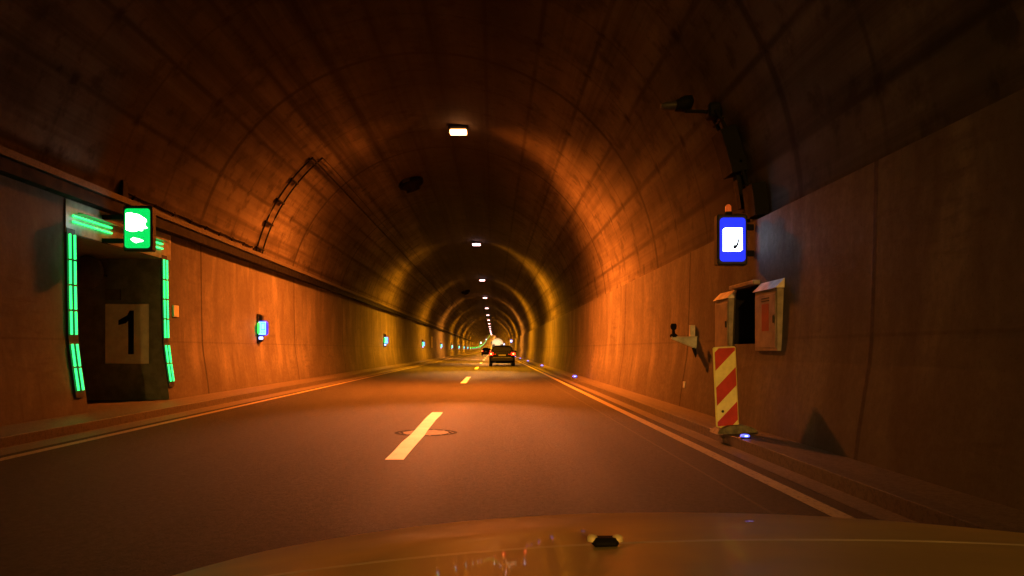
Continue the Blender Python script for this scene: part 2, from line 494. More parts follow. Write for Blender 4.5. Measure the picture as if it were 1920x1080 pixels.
# ------------------------------------------------------------------ conduits on the left of the vault
def vang(x, z): return math.atan2(z - CZ, x - CX)
def vpt(t, s, off=0.06): return P(CX + (CR - off) * math.cos(t), s, CZ + (CR - off) * math.sin(t))
tA, tB = vang(-6.97, 3.98), vang(-5.24, 6.75)
cl = empty('cable_ladder', (-6.9, 21.9, 3.98), 'dark ladder of conduits climbing the left vault from the ledge', 'cable ladder')
def rel(p, o): return (p[0] - o[0], p[1] - o[1], p[2] - o[2])
O = (-6.9, 21.9, 3.98)
for ds in (-.28, .28):
    t1 = tB - (.0 if ds < 0 else .04)
    MB().tube([rel(vpt(tA + (t1 - tA) * i / 14, 21.9 + ds), O) for i in range(15)], .024, 6).build('rail', M['black'], cl)
for f in (.06, .3, .52, .74, .97):
    t = tA + (tB - tA) * f
    MB().tube([rel(vpt(t, 21.9 - .34), O), rel(vpt(t, 21.9 + .34), O)], .036, 6).build('rung', M['black'], cl)
cb = MB().tube([vpt(tB, 21.6)] + [vpt(tB, s) for s in stations(24, S_END)], .03, 6)
tag(cb.build('vault_cable', M['black'], recalc=False), 'thick black cable running from the cable ladder along the left vault into the distance', 'cable')
cb = MB().tube([vpt(tB - .04, 22.1)] + [vpt(tB - .045, s) for s in (24, 28, 32, 36, 40, 44)], .012, 5)
tag(cb.build('vault_cable', M['black'], recalc=False), 'thin short cable beside the thick one on the left vault', 'cable')
cd = empty('ledge_conduit', (-6.9, 14, 3.98), 'dark conduit on hooks just above the left ledge', 'conduit')
O = (-6.9, 14, 3.98)
pts = []
s = 14.0
while s <= 21.7:
    pts.append(rel((-6.88, s, 4.13 + .012 * math.sin(s * 5)), O)); s += .35
MB().tube(pts, .018, 6).build('pipe', M['black'], cd)
for i in range(9):
    s = 14.3 + i * .9
    MB().tube([rel((-6.93, s, 3.97), O), rel((-6.91, s, 4.08), O), rel((-6.86, s, 4.15), O)], .02, 6).build('hook', M['black'], cd)
# junction box at the conduit's near end
jb = MB().box(-6.95, -6.82, 13.75, 13.95, 3.98, 4.32, bev=.01).build('junction_box', M['black'])
tag(jb, 'small dark junction box on the ledge above the green exit sign', 'box')

# dark blotches on the vault, built as round fittings
def fitting(s, x, z, label):
    t = vang(x, z)
    o = empty('vault_fitting', vpt(t, s, 0), label, 'loudspeaker', 'dark round fittings on the vault')
    o.rotation_euler = (0, -(t - PI / 2), 0)
    mb = MB(); V = []
    for k_, (r, h) in enumerate(((.46, -.0), (.52, -.08), (.48, -.26), (.27, -.36), (.28, -.46), (.001, -.49))):
        V.append([(r * math.cos(2 * PI * i / 20), .9 * r * math.sin(2 * PI * i / 20), h) for i in range(20)])
    mb.loft(V, cap=False).build('housing', M['black'], o)
    MB().box(-.3, .0, -.5, -.36, -.12, .0, bev=.01).build('bracket', M['dark'], o)
fitting(29.7, -3.3, 7.9, 'dark round fitting on the vault, lower left of the nearest lamp')
fitting(86, -3.2, 7.9, 'small dark round fitting on the vault far beyond the nearest one')

# ------------------------------------------------------------------ ceiling lamps
LX = -1.09
def lamp_housing(far=False):
    pass
def spot(name, loc, power, col, size, blend, rad=.15, rot=(0, 0, 0), parent=None):
    l = bpy.data.lights.new(name, 'SPOT'); l.energy = power; l.color = col
    l.spot_size = R(size); l.spot_blend = blend; l.shadow_soft_size = rad
    o = bpy.data.objects.new(name, l); COL.objects.link(o); o.location = loc; o.rotation_euler = rot
    if parent: o.parent = parent
    return o
def make_lamp(glass):
    root = empty('ceiling_lamp', (0, 0, 0), 'x', 'ceiling lamp', 'ceiling lamps in a row along the crown of the tunnel')
    MB().box(-.29, .29, -.2, .2, -.02, .11, bev=.03).build('housing', M['dark'], root)
    MB().box(-.26, .26, -.23, .17, -.11, -.022, bev=.03).build('diffuser', glass, root)
    MB().tube([(-.2, 0, .1), (-.2, 0, .3)], .015, 6).build('bracket', M['dark'], root)
    MB().tube([(.2, 0, .1), (.2, 0, .3)], .015, 6).build('bracket', M['dark'], root)
    return root
lp0 = make_lamp(M['lamp']); lp1 = make_lamp(M['lampfar'])
i = 0; s = 23.3
lamp_s = []
while s < 1080:
    o = lp0 if i == 0 else (lp1 if i == 1 else copy_tree(lp1))
    o.location = P(LX, s, 8.03)
    if i == 0: o['label'] = 'nearest ceiling lamp, the large glaring orange one at the crown'
    elif i < 10: o['label'] = ORD[i] + ' glowing ceiling lamp in the row along the crown'
    else: o['label'] = 'tiny distant ceiling lamp beyond the tenth in the row'
    if s > 300: o.scale = (1.0, 1.0, 1.0)
    # the lamp's own light
    col = LAMP_ORANGE if i < 1 else (LAMP_YELLOW if i != 3 else (1, .30, .025))
    pw = LAMP_POWER * (1.0 if i == 0 else .95 * random.uniform(.65, 1.3))
    spot('lamp_light', P(LX, s - .03, 7.88), pw, col, 159 if i < 10 else 160, 1.0, .3, parent=None)
    bm_ = spot('lamp_beam', P(LX, s - .05, 7.88), LAMP_POWER * (.5 if i == 0 else .42), (1, .26, .085) if i == 0 else (1, .36, .11), 36, 1.0, .12, rot=(R(-0), 0, 0))
    bm_.rotation_euler = Vector((.3, -11.0, -8.0)).to_track_quat('-Z', 'Y').to_euler()
    if i < 10:
        for sd in (-1, 1):
            q = spot('lamp_side_light', P(LX + sd * .2, s - .03, 7.88), pw * .04, col, 110, 1.0, .3)
            q.rotation_euler = Vector((sd, -.15, -.95)).to_track_quat('-Z', 'Y').to_euler()
    lamp_s.append(s)
    s += 25; i += 1
# lamps behind the camera keep the near walls from going black; the one straight overhead is off
spot('lamp_light', (LX, -26.7, 7.88), LAMP_POWER * .12, (1, .46, .05), 168, .5, .12)
bl = spot('lamp_beam', (LX, -26.7, 7.88), 15500, (1, .46, .07), 34, 1.0, .3)
bl.rotation_euler = Vector((3.2, 33, -8.2)).to_track_quat('-Z', 'Y').to_euler()

# ------------------------------------------------------------------ left wall guide lights
def guide_parts(root, far=False):
    mb = MB()
    mb.box(0, .05, -.13, .13, -.44, .42, 0, .01)
    mb.box(.05, .14, -.05, .12, -.40, .38, 0, .01)
    MBf = [('housing', mb, M['dark'])]
    c = MB().box(.02, .285, -.10, .10, -.215, .215, bev=.05); MBf.append(('case', c, M['bluerim']))
    f = MB().box(.03, .262, -.112, -.100, -.19, .185, bev=.004); MBf.append(('screen', f, M['cyan']))
    m = MB()
    m.box(.12, .24, -.118, -.113, .13, .15); m.box(.12, .24, -.118, -.113, -.06, -.035)
    m.box(.12, .135, -.118, -.113, -.035, .13); m.box(.225, .24, -.118, -.113, -.035, .13)
    m.box(.12, .155, -.118, -.113, -.13, -.105); m.box(.175, .24, -.118, -.113, -.125, -.105)
    MBf.append(('marks', m, M['cyanmark']))
    gl = MB().box(.055, .11, -.27, -.145, -.17, .16, bev=.03); MBf.append(('lens', gl, M['greenlens']))
    s_ = MB().box(.05, .155, -.10, -.0, -.33, -.245, bev=.015); MBf.append(('marker_light', s_, M['bluecore']))
    return MBf
g0 = empty('guide_light', (0, 0, 0), 'x', 'guide light', 'green and blue guide lights along the left wall')
for n_, mb, m_ in guide_parts(g0): mb.build(n_, m_, g0)
far = MB()
far.box(0, .05, -.13, .13, -.44, .42, 0); far.box(.03, .27, -.1, .1, -.2, .2, 1); far.box(.05, .12, -.27, -.13, -.17, .17, 1); far.box(.05, .15, -.1, 0, -.33, -.24, 2)
gf = tag(far.build('guide_light', [M['dark'], M['greenlens'], M['bluecore']]), 'x', 'guide light', 'green and blue guide lights along the left wall')
i = 0; s = 21.8; usedf = False
while s < 960:
    if i < 8: o = g0 if i == 0 else copy_tree(g0)
    else:
        o = gf if not usedf else copy_tree(gf); usedf = True
    o.location = P(-6.87, s, 1.86 - min(s, 100) * .002)
    o['label'] = (ORD[i] + ' green and blue guide light on the left wall') if i < 10 else 'distant green guide light dot on the left wall beyond the tenth'
    s += 25; i += 1

# small things on the left wall
tag(MB().box(-6.885, -6.84, 16.0, 16.25, 1.9, 2.15, bev=.008).build('wall_plate', M['numpl']), 'small pale plate on the wall just right of the exit recess', 'plate')
tag(MB().box(-6.88, -6.70, 82.3, 83.0, 1.35, 2.6, bev=.02).build('wall_cabinet', M['cab']), 'narrow upright cabinet on the left wall between two guide lights', 'cabinet')

# ------------------------------------------------------------------ emergency exit recess on the left
def lwx(z):
    for (xa, za), (xb, zb) in zip(LW, LW[1:]):
        if za <= z <= zb: return xa + (xb - xa) * (z - za) / (zb - za)
    return LW[-1][0]
def exit_frame(s0, s1, dz, label, det=True):
    root = empty('exit_light_frame', (-6.85, s0, .15 + dz), label, 'light strips', 'green light frames round the exits')
    O = (-6.85, s0, .15 + dz)
    def seg(sa, za, sb, zb, name='light_strip', r=.018):
        pa = (lwx(za) + .055, sa, za + dz); pb = (lwx(zb) + .055, sb, zb + dz)
        MB().tube([rel(pa, O), rel(pb, O)], r, 8).build(name, M['green'], root)
    def rail(sa, sb, za, zb, t=.14):
        mb = MB()
        nb = 6
        for i in range(nb):
            z0 = za + (zb - za) * i / nb; z1 = za + (zb - za) * (i + 1) / nb
            V = []
            for z in (z0, z1):
                for sx in (sa, sb):
                    for ox in (.002, .03): V.append(rel((lwx(z) + ox, sx, z + dz), O))
            mb.add(V, [(0, 1, 3, 2), (4, 6, 7, 5), (0, 4, 5, 1), (2, 3, 7, 6), (1, 5, 7, 3), (0, 2, 6, 4)])
        mb.build('backing_rail', M['dark'], root)
    for sc in (s0 - .22, s1 + .13):
        rail(sc - .12, sc + .12, .42, 3.16)
        for off in (-.075, .065):
            zs = [1.42, 1.83, 2.24, 2.65, 3.08]
            for a_, b__ in zip(zs, zs[1:]): seg(sc + off, a_ + .02, sc + off, b__ - .015)
            zs = [.52, .91, 1.30]
            for a_, b__ in zip(zs, zs[1:]): seg(sc + off, a_ + .015, sc + off, b__ - .015)
    for k_, z in enumerate((3.28, 3.375)):
        n = 8
        for i in range(n):
            L = (s1 - s0 + .2) / n
            if i in (3, 4, 5) and dz == 0: continue
            seg(s0 - .2 + L * i + .010, z, s0 - .2 + L * (i + 1) - .010, z, r=.018)
    MB().box(.0, .10, s0 - s0 - .05, s1 - s0 + .1, 3.43 - .15, 3.45 - .15).build('top_rail', M['cab'], root)
    return root
exit_frame(12.35, 15.45, 0, 'green light strips framing the near exit recess on the left')
ex2 = exit_frame(378, 381, rise(380), 'tiny green light strips framing the far exit on the left wall')
# number panel on the far side wall of the recess
nb = empty('number_sign', (-7.56, 15.43, 1.0), 'large pale panel with a black number 1 inside the exit recess', 'sign')
MB().box(-.45, .45, -.03, 0, -.10, 1.14, bev=.01).build('panel', M['numpl'], nb)
one = [(-.20 + .0, .80), (.0 - .02, .90), (.0 + .03, 1.0), (.115, 1.0), (.115, .10), (.0, .10), (.0, .79), (-.05, .74), (-.20, .70)]
one = [(x + .03, z) for x, z in one]
MB().prism(one, 'y', -.036, -.031).build('numeral', M['black'], nb)
tag(MB().box(-8.02, -7.70, 15.40, 15.44, 2.22, 2.44, bev=.006).build('small_plate', M['shade'] if False else plain('dull_plate', (.14, .13, .1), .6)), 'small dull plate above the number 1 panel in the recess', 'plate')
dc = empty('round_mirror', (-8.0, 14.7, 2.72), 'dark round disc high up inside the exit recess', 'mirror')
mb = MB().loft([[(r * math.cos(2 * PI * i / 28), y, r * math.sin(2 * PI * i / 28)) for i in range(28)] for r, y in ((.30, .03), (.33, .01), (.33, -.02), (.28, -.05), (.01, -.07))], cap=True)
mb.build('disc', plain('grey_disc', (.10, .10, .11), .5), dc)
MB().tube([(0, .03, 0), (0, .74, 0)], .025, 8).build('arm', M['dark'], dc)

# pale lintel panel over the recess
tag(MB().box(-6.885, -6.868, 12.0, 15.9, 3.09, 3.62).build('lintel_panel', plain('pale_lintel_paint', (.42, .42, .38), .35)), 'pale glossy panel over the exit recess, lit by the green sign', 'panel')

def hang_sign(name, x0, x1, s, z0, z1, back, label, cat, wallx, left, poly_list, mark=None, group=None):
    cx = (x0 + x1) / 2; cz = (z0 + z1) / 2
    root = empty(name, P(cx, s, cz), label, cat, group)
    hw = (x1 - x0) / 2; hh = (z1 - z0) / 2
    MB().box(-hw - .035, hw + .035, -.0, .17, -hh - .05, hh + .05, bev=.02).build('housing', M['dark'], root)
    # rounded face
    r = .05; pl = []
    for qx, qz, a0 in ((hw - r, hh - r, 0), (-hw + r, hh - r, 90), (-hw + r, -hh + r, 180), (hw - r, -hh + r, 270)):
        for k_ in range(5):
            a_ = R(a0 + k_ * 22.5); pl.append((qx + r * math.cos(a_), qz + r * math.sin(a_)))
    MB().prism(pl, 'y', -.012, .004).build('face', back, root)
    for nm, pts, mt, y in poly_list:
        MB().prism([(u * hw, v * hh) for u, v in pts], 'y', -.012 - y, -.0125).build(nm, mt, root)
    a_ = (wallx - cx)
    e0 = -hw - .03 if left else hw + .03
    for zq in (hh * .6, -hh * .6):
        MB().box(min(e0, a_), max(e0, a_), .05, .11, zq - .04, zq + .04).build('bracket', M['black'], root)
    return root
# running figure and arrow, burnt out by glare exactly as seen
man = [(-.88, .76), (-.45, .80), (-.30, .72), (-.1, .73), (.1, .70), (.3, .63), (.5, .55), (.68, .47), (.76, .40), (.72, .34), (.78, .32), (.60, .30), (.66, .18), (.70, .06), (.86, .02), (.70, -.02), (.45, -.03), (.46, -.13), (.28, -.14), (.08, -.09), (.0, -.15), (-.3, -.17), (-.6, -.15), (-.88, -.08)]
arrow = [(-.52, -.56), (-.28, -.46), (-.2, -.49), (.1, -.52), (.32, -.57), (.52, -.64), (.40, -.68), (.1, -.70), (-.05, -.75), (-.3, -.68)]
hang_sign('exit_sign', -6.44, -6.0, 13.05, 2.97, 3.66, M['greenback'], 'green backlit exit sign with white figure and arrow above the recess', 'exit sign', -6.87, True,
          [('figure', man, M['signwhite'], .006), ('arrow', arrow, M['signwhite'], .006)])
hang_sign('exit_sign', -6.44, -6.0, 377, 3.2, 3.9, M['signwhite'], 'tiny white glowing exit sign far away on the left wall', 'exit sign', -6.87, True, [])
sq = [(-.78, .46), (-.62, .53), (.74, .53), (.76, -.46), (.58, -.54), (-.78, -.54)]
phone = [(-.02, -.34), (.10, -.24), (.22, -.26), (.34, -.12), (.44, .12), (.48, -.06), (.42, -.24), (.28, -.38), (.10, -.44)]
def sos(s, label, x0=3.20, x1=3.56, left=False, wallx=3.7, z0=2.44, z1=3.06):
    r_ = hang_sign('emergency_phone_sign', x0, x1, s, z0, z1, M['blueback'], label, 'sign', wallx, left,
              [('white_square', sq, M['whiteback'], .006), ('handset', phone, plain('dark_blue_mark', (.004, .004, .08), .6, spec=.1), .014)], group='blue emergency signs')
    return r_
sos(10.55, 'large blue backlit emergency sign with white square on the right wall')
sos(141, 'small blue emergency sign on the right wall beside the dark car')
sos(232, 'very small blue emergency sign on the right wall, the farthest one', 3.13, 3.55)
sos(655, 'tiny blue emergency sign high on the far left wall', -6.6, -5.9, True, -6.87, 2.6, 3.8)
bc = empty('warning_beacon', (3.36, 10.68, 3.115), 'small amber beacon on top of the large blue sign', 'beacon')
MB().tube([(0, 0, 0), (0, 0, .05)], .055, 12).build('base', M['black'], bc)
MB().tube([(0, 0, .05), (0, 0, .13), (0, 0, .155)], [.045, .042, .02], 12).build('dome', M['amber'], bc)

# ------------------------------------------------------------------ right wall: cabinets, camera mast, bracket
def cabinet(sa, sb, label, door_lab):
    root = empty('wall_cabinet', (3.72, sa, 1.2), label, 'cabinet', 'pale cabinets flanking the dark niche')
    W = sb - sa; x0 = -.11
    MB().box(x0, .0, 0, W, -.02, .78, bev=.006).build('body', M['cab'], root)
    MB().box(x0 - .012, x0, .03, W - .03, .02, .72, bev=.004).build('door', M['cab'], root)
    MB().prism([(x0 - .03, .785), (.0, .93), (.0, .785)], 'y', -.02, W + .02).build('roof', M['cabtop'], root)
    if door_lab:
        MB().box(x0 - .018, x0 - .0125, W * .32, W * .62, .24, .60).build('label_plate', M['rust'], root)
        for k_ in range(2):
            MB().box(x0 - .018, x0 - .0125, W * .3, W * .64, .63 + k_ * .035, .645 + k_ * .035).build('slot', M['dark'], root)
    MB().box(x0 - .03, x0 - .0125, .06, .09, .34, .44, bev=.004).build('handle', M['dark'], root)
cabinet(9.5, 10.3, 'nearer cabinet with red label on the right wall, before the dark niche', True)
cabinet(11.46, 12.16, 'farther plain cabinet on the right wall, behind the striped marker', False)
tag(MB().box(3.60, 3.75, 10.35, 11.42, 2.105, 2.165, bev=.01).build('niche_lintel', M['cab']), 'projecting pale lintel over the dark niche under the blue sign', 'lintel')

# camera mast: ladder and boxes climbing the vault, arm with camera
O = (3.86, 10.9, 3.05)
cm = empty('camera_mast', O, 'dark cable run on the right vault carrying boxes and a camera arm', 'camera mast')
ta, tb = vang(3.88, 3.1), vang(3.42, 4.85)
def mast(t, s, off): return rel(vpt(t, s, off), O)
for ds in (-.12, .14):
    MB().tube([mast(ta + (tb - ta) * i / 10, 10.95 + ds + .45 * i / 10, .10) for i in range(11)], .03, 6).build('rail', M['black'], cm)
def slab(f0, f1, s0, s1, o0, o1, name, mat):
    mb = MB(); rings = []
    for i in range(5):
        t = ta + (tb - ta) * (f0 + (f1 - f0) * i / 4)
        rings.append([mast(t, s0, o0), mast(t, s1, o0), mast(t, s1, o1), mast(t, s0, o1)])
    mb.loft(rings, smooth=False).build(name, mat, cm)
slab(.0, .25, 10.45, 10.85, .02, .22, 'box', M['black'])
slab(.42, .80, 11.0, 11.45, .02, .26, 'box', M['black'])
slab(.12, .40, 11.1, 11.25, .02, .18, 'box', M['black'])
for f in (.1, .3, .5, .7, .9):
    t = ta + (tb - ta) * f
    MB().tube([mast(t, 10.8 + .4 * f, .1), mast(t, 11.2 + .45 * f, .1)], .022, 6).build('rung', M['black'], cm)
tip = Vector(mast(tb, 11.42, .12))
MB().tube([tip, tip + Vector((-.15, 0, .02)), tip + Vector((-.42, -.02, .02))], .028, 8).build('arm', M['black'], cm)
MB().box(tip.x - .08, tip.x + .12, tip.y - .12, tip.y + .12, tip.z - .09, tip.z + .13, bev=.03).build('joint', M['black'], cm)
a_ = tip + Vector((-.42, -.02, .04))
MB().loft([[(a_.x + x, a_.y + r * math.cos(2 * PI * i / 14), a_.z + .10 + zc + r * .85 * math.sin(2 * PI * i / 14)) for i in range(14)]
           for x, r, zc in ((.13, .04, .03), (.09, .13, .01), (-.02, .14, -.01), (-.14, .10, -.04), (-.16, .07, -.045))]).build('camera_head', M['black'], cm)
MB().loft([[(a_.x + x, a_.y + r * math.cos(2 * PI * i / 14), a_.z + .10 + zc + r * .8 * math.sin(2 * PI * i / 14)) for i in range(14)]
           for x, r, zc in ((-.14, .09, -.04), (-.30, .085, -.05), (-.37, .05, -.05))]).build('lens_hood', plain('dull_hood', (.04, .035, .025), .6), cm)

# bracket with signal lamp
br = empty('wall_bracket', (3.68, 13.5, 1.42), 'grey triangular bracket on the right wall holding a small black lamp', 'bracket')
MB().prism([(0, 0), (-.46, -.005), (-.46, -.03), (-.05, -.2), (0, -.2)], 'y', -.03, .03).build('gusset', M['galv'], br)
MB().box(-.47, .0, -.06, .06, .0, .012).build('shelf', M['galv'], br)
MB().loft([[(-.42 + r * math.cos(2 * PI * i / 12), r * math.sin(2 * PI * i / 12), z) for i in range(12)] for r, z in ((.07, .0), (.07, .04), (.03, .07), (.025, .13), (.05, .15), (.06, .20), (.045, .245))]).build('lamp_head', M['black'], br)
MB().box(-.11, -.02, .04, .13, .014, .22, bev=.005).build('mounting_plate', M['cabtop'], br)
MB().tube([(-.06, 0, -.19), (-.03, -.02, -.3), (.01, -.03, -.42), (.0, .0, -.5)], [.035, .03, .025, .02], 6).build('cable', M['black'], br)  # dark hanging shape put in for the bracket's shadow
tag(MB().box(3.545, 3.60, 13.9, 13.97, .48, .60, bev=.004).build('wall_tag', M['cabtop']), 'tiny pale tag low on the right wall beside a joint', 'plate')

# ------------------------------------------------------------------ striped marker board
bk = empty('striped_marker', (3.04, 9.66, .10), 'red and pale yellow striped marker board standing on the right kerb', 'traffic marker', rz=R(2))
bk.rotation_euler = (0, R(-2.5), R(2))
bw, bh = .145, 1.03
z00 = .10
MB().box(-bw - .006, bw + .006, .0, .035, z00 - .006, z00 + bh + .006, bev=.02).build('board', M['cream'], bk)
def clip(poly, z0, z1):
    def cut(pl, keep, zc):
        out = []
        for i in range(len(pl)):
            a, b = pl[i], pl[(i + 1) % len(pl)]
            ka, kb = keep(a[1]), keep(b[1])
            if ka: out.append(a)
            if ka != kb:
                t = (zc - a[1]) / (b[1] - a[1]); out.append((a[0] + (b[0] - a[0]) * t, zc))
        return out
    return cut(cut(poly, lambda z: z >= z0, z0), lambda z: z <= z1, z1)
lo, hi = z00 + .012, z00 + bh - .012
sw = bw - .012
for zc in (.155, .60, 1.055):
    zc = zc + .0
    p = clip([(-sw, zc - .225 + .0), (sw, zc + .03), (sw, zc + .265), (-sw, zc + .01)], lo, hi)
    if len(p) > 2: MB().prism(p, 'y', -.004, -.0008).build('stripe', M['red'], bk)
MB().tube([(-.06, -.006, .30), (-.06, .0, .30)], .018, 10).build('bolt', M['dark'], bk)
MB().prism([(-.10, .10), (.10, .10), (.04, .03), (-.04, .03)], 'y', .005, .03).build('foot_post', M['cream'], bk)
mb = MB()
mb.loft([[(-.27, -.10, 0), (-.27, .22, 0), (-.23, .2, .05), (-.23, -.08, .05)], [(-.1, -.15, 0), (-.1, .25, 0), (-.1, .22, .10), (-.1, -.11, .10)],
         [(.1, -.15, 0), (.1, .25, 0), (.1, .22, .10), (.1, -.11, .10)], [(.27, -.10, 0), (.27, .22, 0), (.23, .2, .05), (.23, -.08, .05)]], smooth=False)
fo = mb.build('foot', M['base'], bk); fo.location = (.09, 0, .02)

# ------------------------------------------------------------------ blue marker lights in the right kerb
def dome(r, h, z0=0, n=14):
    return [[(rr * math.cos(2 * PI * i / n), rr * math.sin(2 * PI * i / n), z0 + zz_) for i in range(n)] for rr, zz_ in ((r, 0), (r, h * .5), (r * .7, h * .85), (r * .02, h))]
b0 = empty('kerb_light', (0, 0, 0), 'x', 'marker light', 'blue marker lights along the right kerb')
MB().loft(dome(.075, .02)).build('base', M['dark'], b0)
MB().loft(dome(.055, .03, .02)).build('lens', M['bluedot'], b0)
MB().box(-.022, .022, -.06, -.035, .02, .04, bev=.008).build('bulb', M['bluecore'], b0)
for i in range(8):
    s = 9.05 + 18.9 * i
    o = b0 if i == 0 else copy_tree(b0)
    o.location = P(3.05, s, .123)
    o.scale = (1, 1, 1) if i == 0 else (1.5, 1.5, 2.2)
    o['label'] = (ORD[i] + ' small blue marker light on the right kerb') if i < 6 else ('blue marker light on the right kerb just past the sixth' if i == 6 else 'farthest tiny blue marker light on the right kerb, by the dark hatchback')

# ------------------------------------------------------------------ vehicles
M['carpaint'] = plain('dark_grey_car_paint', (.003, .003, .0035), .6, spec=.04)
M['carblack'] = plain('black_car_paint', (.006, .006, .007), .6, spec=.12)
M['glass'] = plain('dark_glass', (.01, .01, .012), .08, 0, .1)
M['tyre'] = plain('tyre_rubber', (.014, .014, .014), .8)
M['rim'] = plain('alloy_rim', (.3, .3, .3), .35, .8)
M['plate'] = plain('licence_plate', (.13, .13, .14), .6, var=.5, scale=40)
M['chrome'] = plain('dull_trim', (.12, .12, .12), .4, .3)
def make_car(paint, label, group=None, bright=True, wagon=0.0):
    root = empty('car', (0, 0, 0), label, 'car', group)
    ST = [(.00, .78, .40, .74, .78, .66), (.04, .87, .32, .90, .93, .72), (.12, .905, .24, .96, 1.02, .74), (.40, .92, .22, .98, 1.39, .66),
          (.52, .92, .22, .98, 1.455, .63), (.9, .925, .22, .97, 1.50, .61), (1.9, .925, .22, .95, 1.51, .60), (2.45, .925, .22, .94, 1.44, .60),
          (3.2, .915, .22, .93, 1.01, .72), (3.9, .89, .22, .84, .88, .72), (4.2, .83, .26, .72, .75, .66), (4.3, .72, .36, .58, .60, .58)]
    rings = []
    for y, hw, zb, zt, zr, wr in ST:
        h = [(hw * .80, zb), (hw * .96, zb + .06), (hw, zb + (zt - zb) * .45), (hw * .99, zt - .05), (hw * .955, zt), (wr + (hw * .95 - wr) * .12, zt + (zr - zt) * .86), (wr * .86, zr - .012), (wr * .4, zr)]
        ring = [(x, y, z) for x, z in h] + [(-x, y, z) for x, z in reversed(h)]
        rings.append(ring)
    MB().loft(rings).build('body', paint, root)
    # rear window, lies on the sloping back
    MB().add([(-.70, .115, 1.045), (.70, .115, 1.045), (.58, .385, 1.37), (-.58, .385, 1.37), (-.70, .15, 1.05), (.70, .15, 1.05), (.58, .42, 1.375), (-.58, .42, 1.375)],
             [(0, 1, 2, 3), (0, 4, 5, 1), (1, 5, 6, 2), (2, 6, 7, 3), (3, 7, 4, 0), (4, 7, 6, 5)]).build('rear_window', M['glass'], root)
    for sx in (-1, 1):
        MB().add([(sx * .905, .62, 1.0), (sx * .905, 2.95, .97), (sx * .69, 2.35, 1.39), (sx * .70, .72, 1.42)], [(0, 1, 2, 3)]).build('side_window', M['glass'], root)
        tl = MB().box(min(sx * .64, sx * .92), max(sx * .64, sx * .92), -.012, .2, .77, 1.0, bev=.03).build('tail_light', M['tail'] if bright else plain('tail_lens', (.3, .01, .01), .3), root)
        if bright:
            MB().tube([(sx * .80, -.018, .885), (sx * .80, .0, .885)], .055, 14).build('bulb', M['tailcore'], tl)
            MB().box(min(sx * .44, sx * .61), max(sx * .44, sx * .61), .0, .03, .83, .88, bev=.01).build('tail_light', plain('dim_tail_lens', (.4, .02, .01), .3), root)
        MB().box(min(sx * .93, sx * 1.10), max(sx * .93, sx * 1.10), 2.72, 2.84, .98, 1.11, bev=.03).build('mirror', paint, root)
        for y in (.82, 3.42):
            wh = MB()
            for r0, r1, xa, xb in ((.325, .325, sx * .70, sx * .935),):
                wh.tube([(xa, y, .325), (xb - sx * .03, y, .325), (xb, y, .325)], [.325, .325, .29], 24)
            wo = wh.build('wheel', M['tyre'], root)
            MB().tube([(sx * .925, y, .325), (sx * .942, y, .325)], .20, 16).build('rim', M['rim'], wo)
    MB().box(-.80, .80, -.05, .12, .36, .60, bev=.04).build('bumper', M['black'], root)
    pl = MB().box(-.26, .26, -.018, .0, .735, .845, bev=.004).build('licence_plate', M['plate'], root)
    MB().box(-.66, .66, -.012, .03, .625, .655, bev=.006).build('trim_strip', M['chrome'], root)
    MB().box(-.52, .52, .36, .56, 1.455, 1.49, bev=.015).build('roof_spoiler', paint, root)
    MB().tube([(-.5, -.03, .3), (-.5, .1, .3)], .03, 8).build('exhaust_pipe', M['chrome'], root)
    MB().tube([(0, .9, 1.5), (0, .78, 1.62)], .008, 5).build('aerial', M['black'], root)
    return root
car1 = make_car(M['carpaint'], 'dark grey hatchback with lit tail lights in the right lane, nearest car ahead')
car1.location = (.62, 52.5, .006); car1.scale = (.985, 1, .985)
car2 = make_car(M['carblack'], 'black car farther ahead in the left lane, partly hidden by the grey hatchback')
car2.location = (-1.28, 138, .006)
for dx in (-.65, .65):
    spot('headlight_beam', (-1.28 + dx, 142.6, .75), 8000, (1, .72, .42), 24, .8, .08, rot=(R(91.5), 0, R(-7)))
def slope(s): return math.atan(2 * max(0, s - 200) / 30900)
for k_, (x, s) in enumerate(((1.2, 900), (4.9 - 3.2, 960), (.4, 800))):
    c = copy_tree(car2); c.location = P(x, s, .01); c.rotation_euler = (slope(s), 0, 0)
    c['label'] = ['tiny far car with red tail lights on the rising road, middle one', 'tiny farthest car with red tail lights at the top of the rising road', 'tiny car with red tail lights, lowest of the three on the rising road'][k_]
    c['group'] = 'far cars on the rising road'

# tank truck ahead of the grey car
M['tankwhite'] = plain('white_tank_shell', (.8, .76, .7), .5, 0, .06)
tk = empty('tank_truck', (.90, 159.5, .006), 'white round-backed tank truck ahead of the dark grey hatchback', 'truck')
def circ(r, y, zc=2.42, sx=1.03, n=32): return [(sx * r * math.cos(2 * PI * i / n), y, zc + r * math.sin(2 * PI * i / n)) for i in range(n)]
def dee(k, y, r=1.22, zf=2.38, n=24):
    pts = [(r * k * 1.02 * math.cos(PI * i / n), y, zf + .08 * (1 - k) + r * k * math.sin(PI * i / n)) for i in range(n + 1)]
    return pts + [(-r * k * .9, y, zf - .10 * k), (r * k * .9, y, zf - .10 * k)]
MB().loft([dee(.02, -.12), dee(.6, -.08), dee(.9, .0), dee(.98, .1), dee(1, .3), dee(1, 8.7), dee(.9, 9.0), dee(.02, 9.1)]).build('tank', M['tankwhite'], tk)
MB().box(-1.12, 1.12, .35, 8.9, 1.25, 2.27, bev=.1).build('tank_shaded_half', M['dark'], tk)  # dark body stands in for the shaded lower half of the tank
MB().box(-.58, .62, -.10, .34, 1.5, 2.27, bev=.04).build('ladder_panel', M['tankwhite'], tk)
MB().box(-.62, .62, -.22, .5, .62, 1.55, bev=.05).build('valve_cabinet', M['tankwhite'], tk)
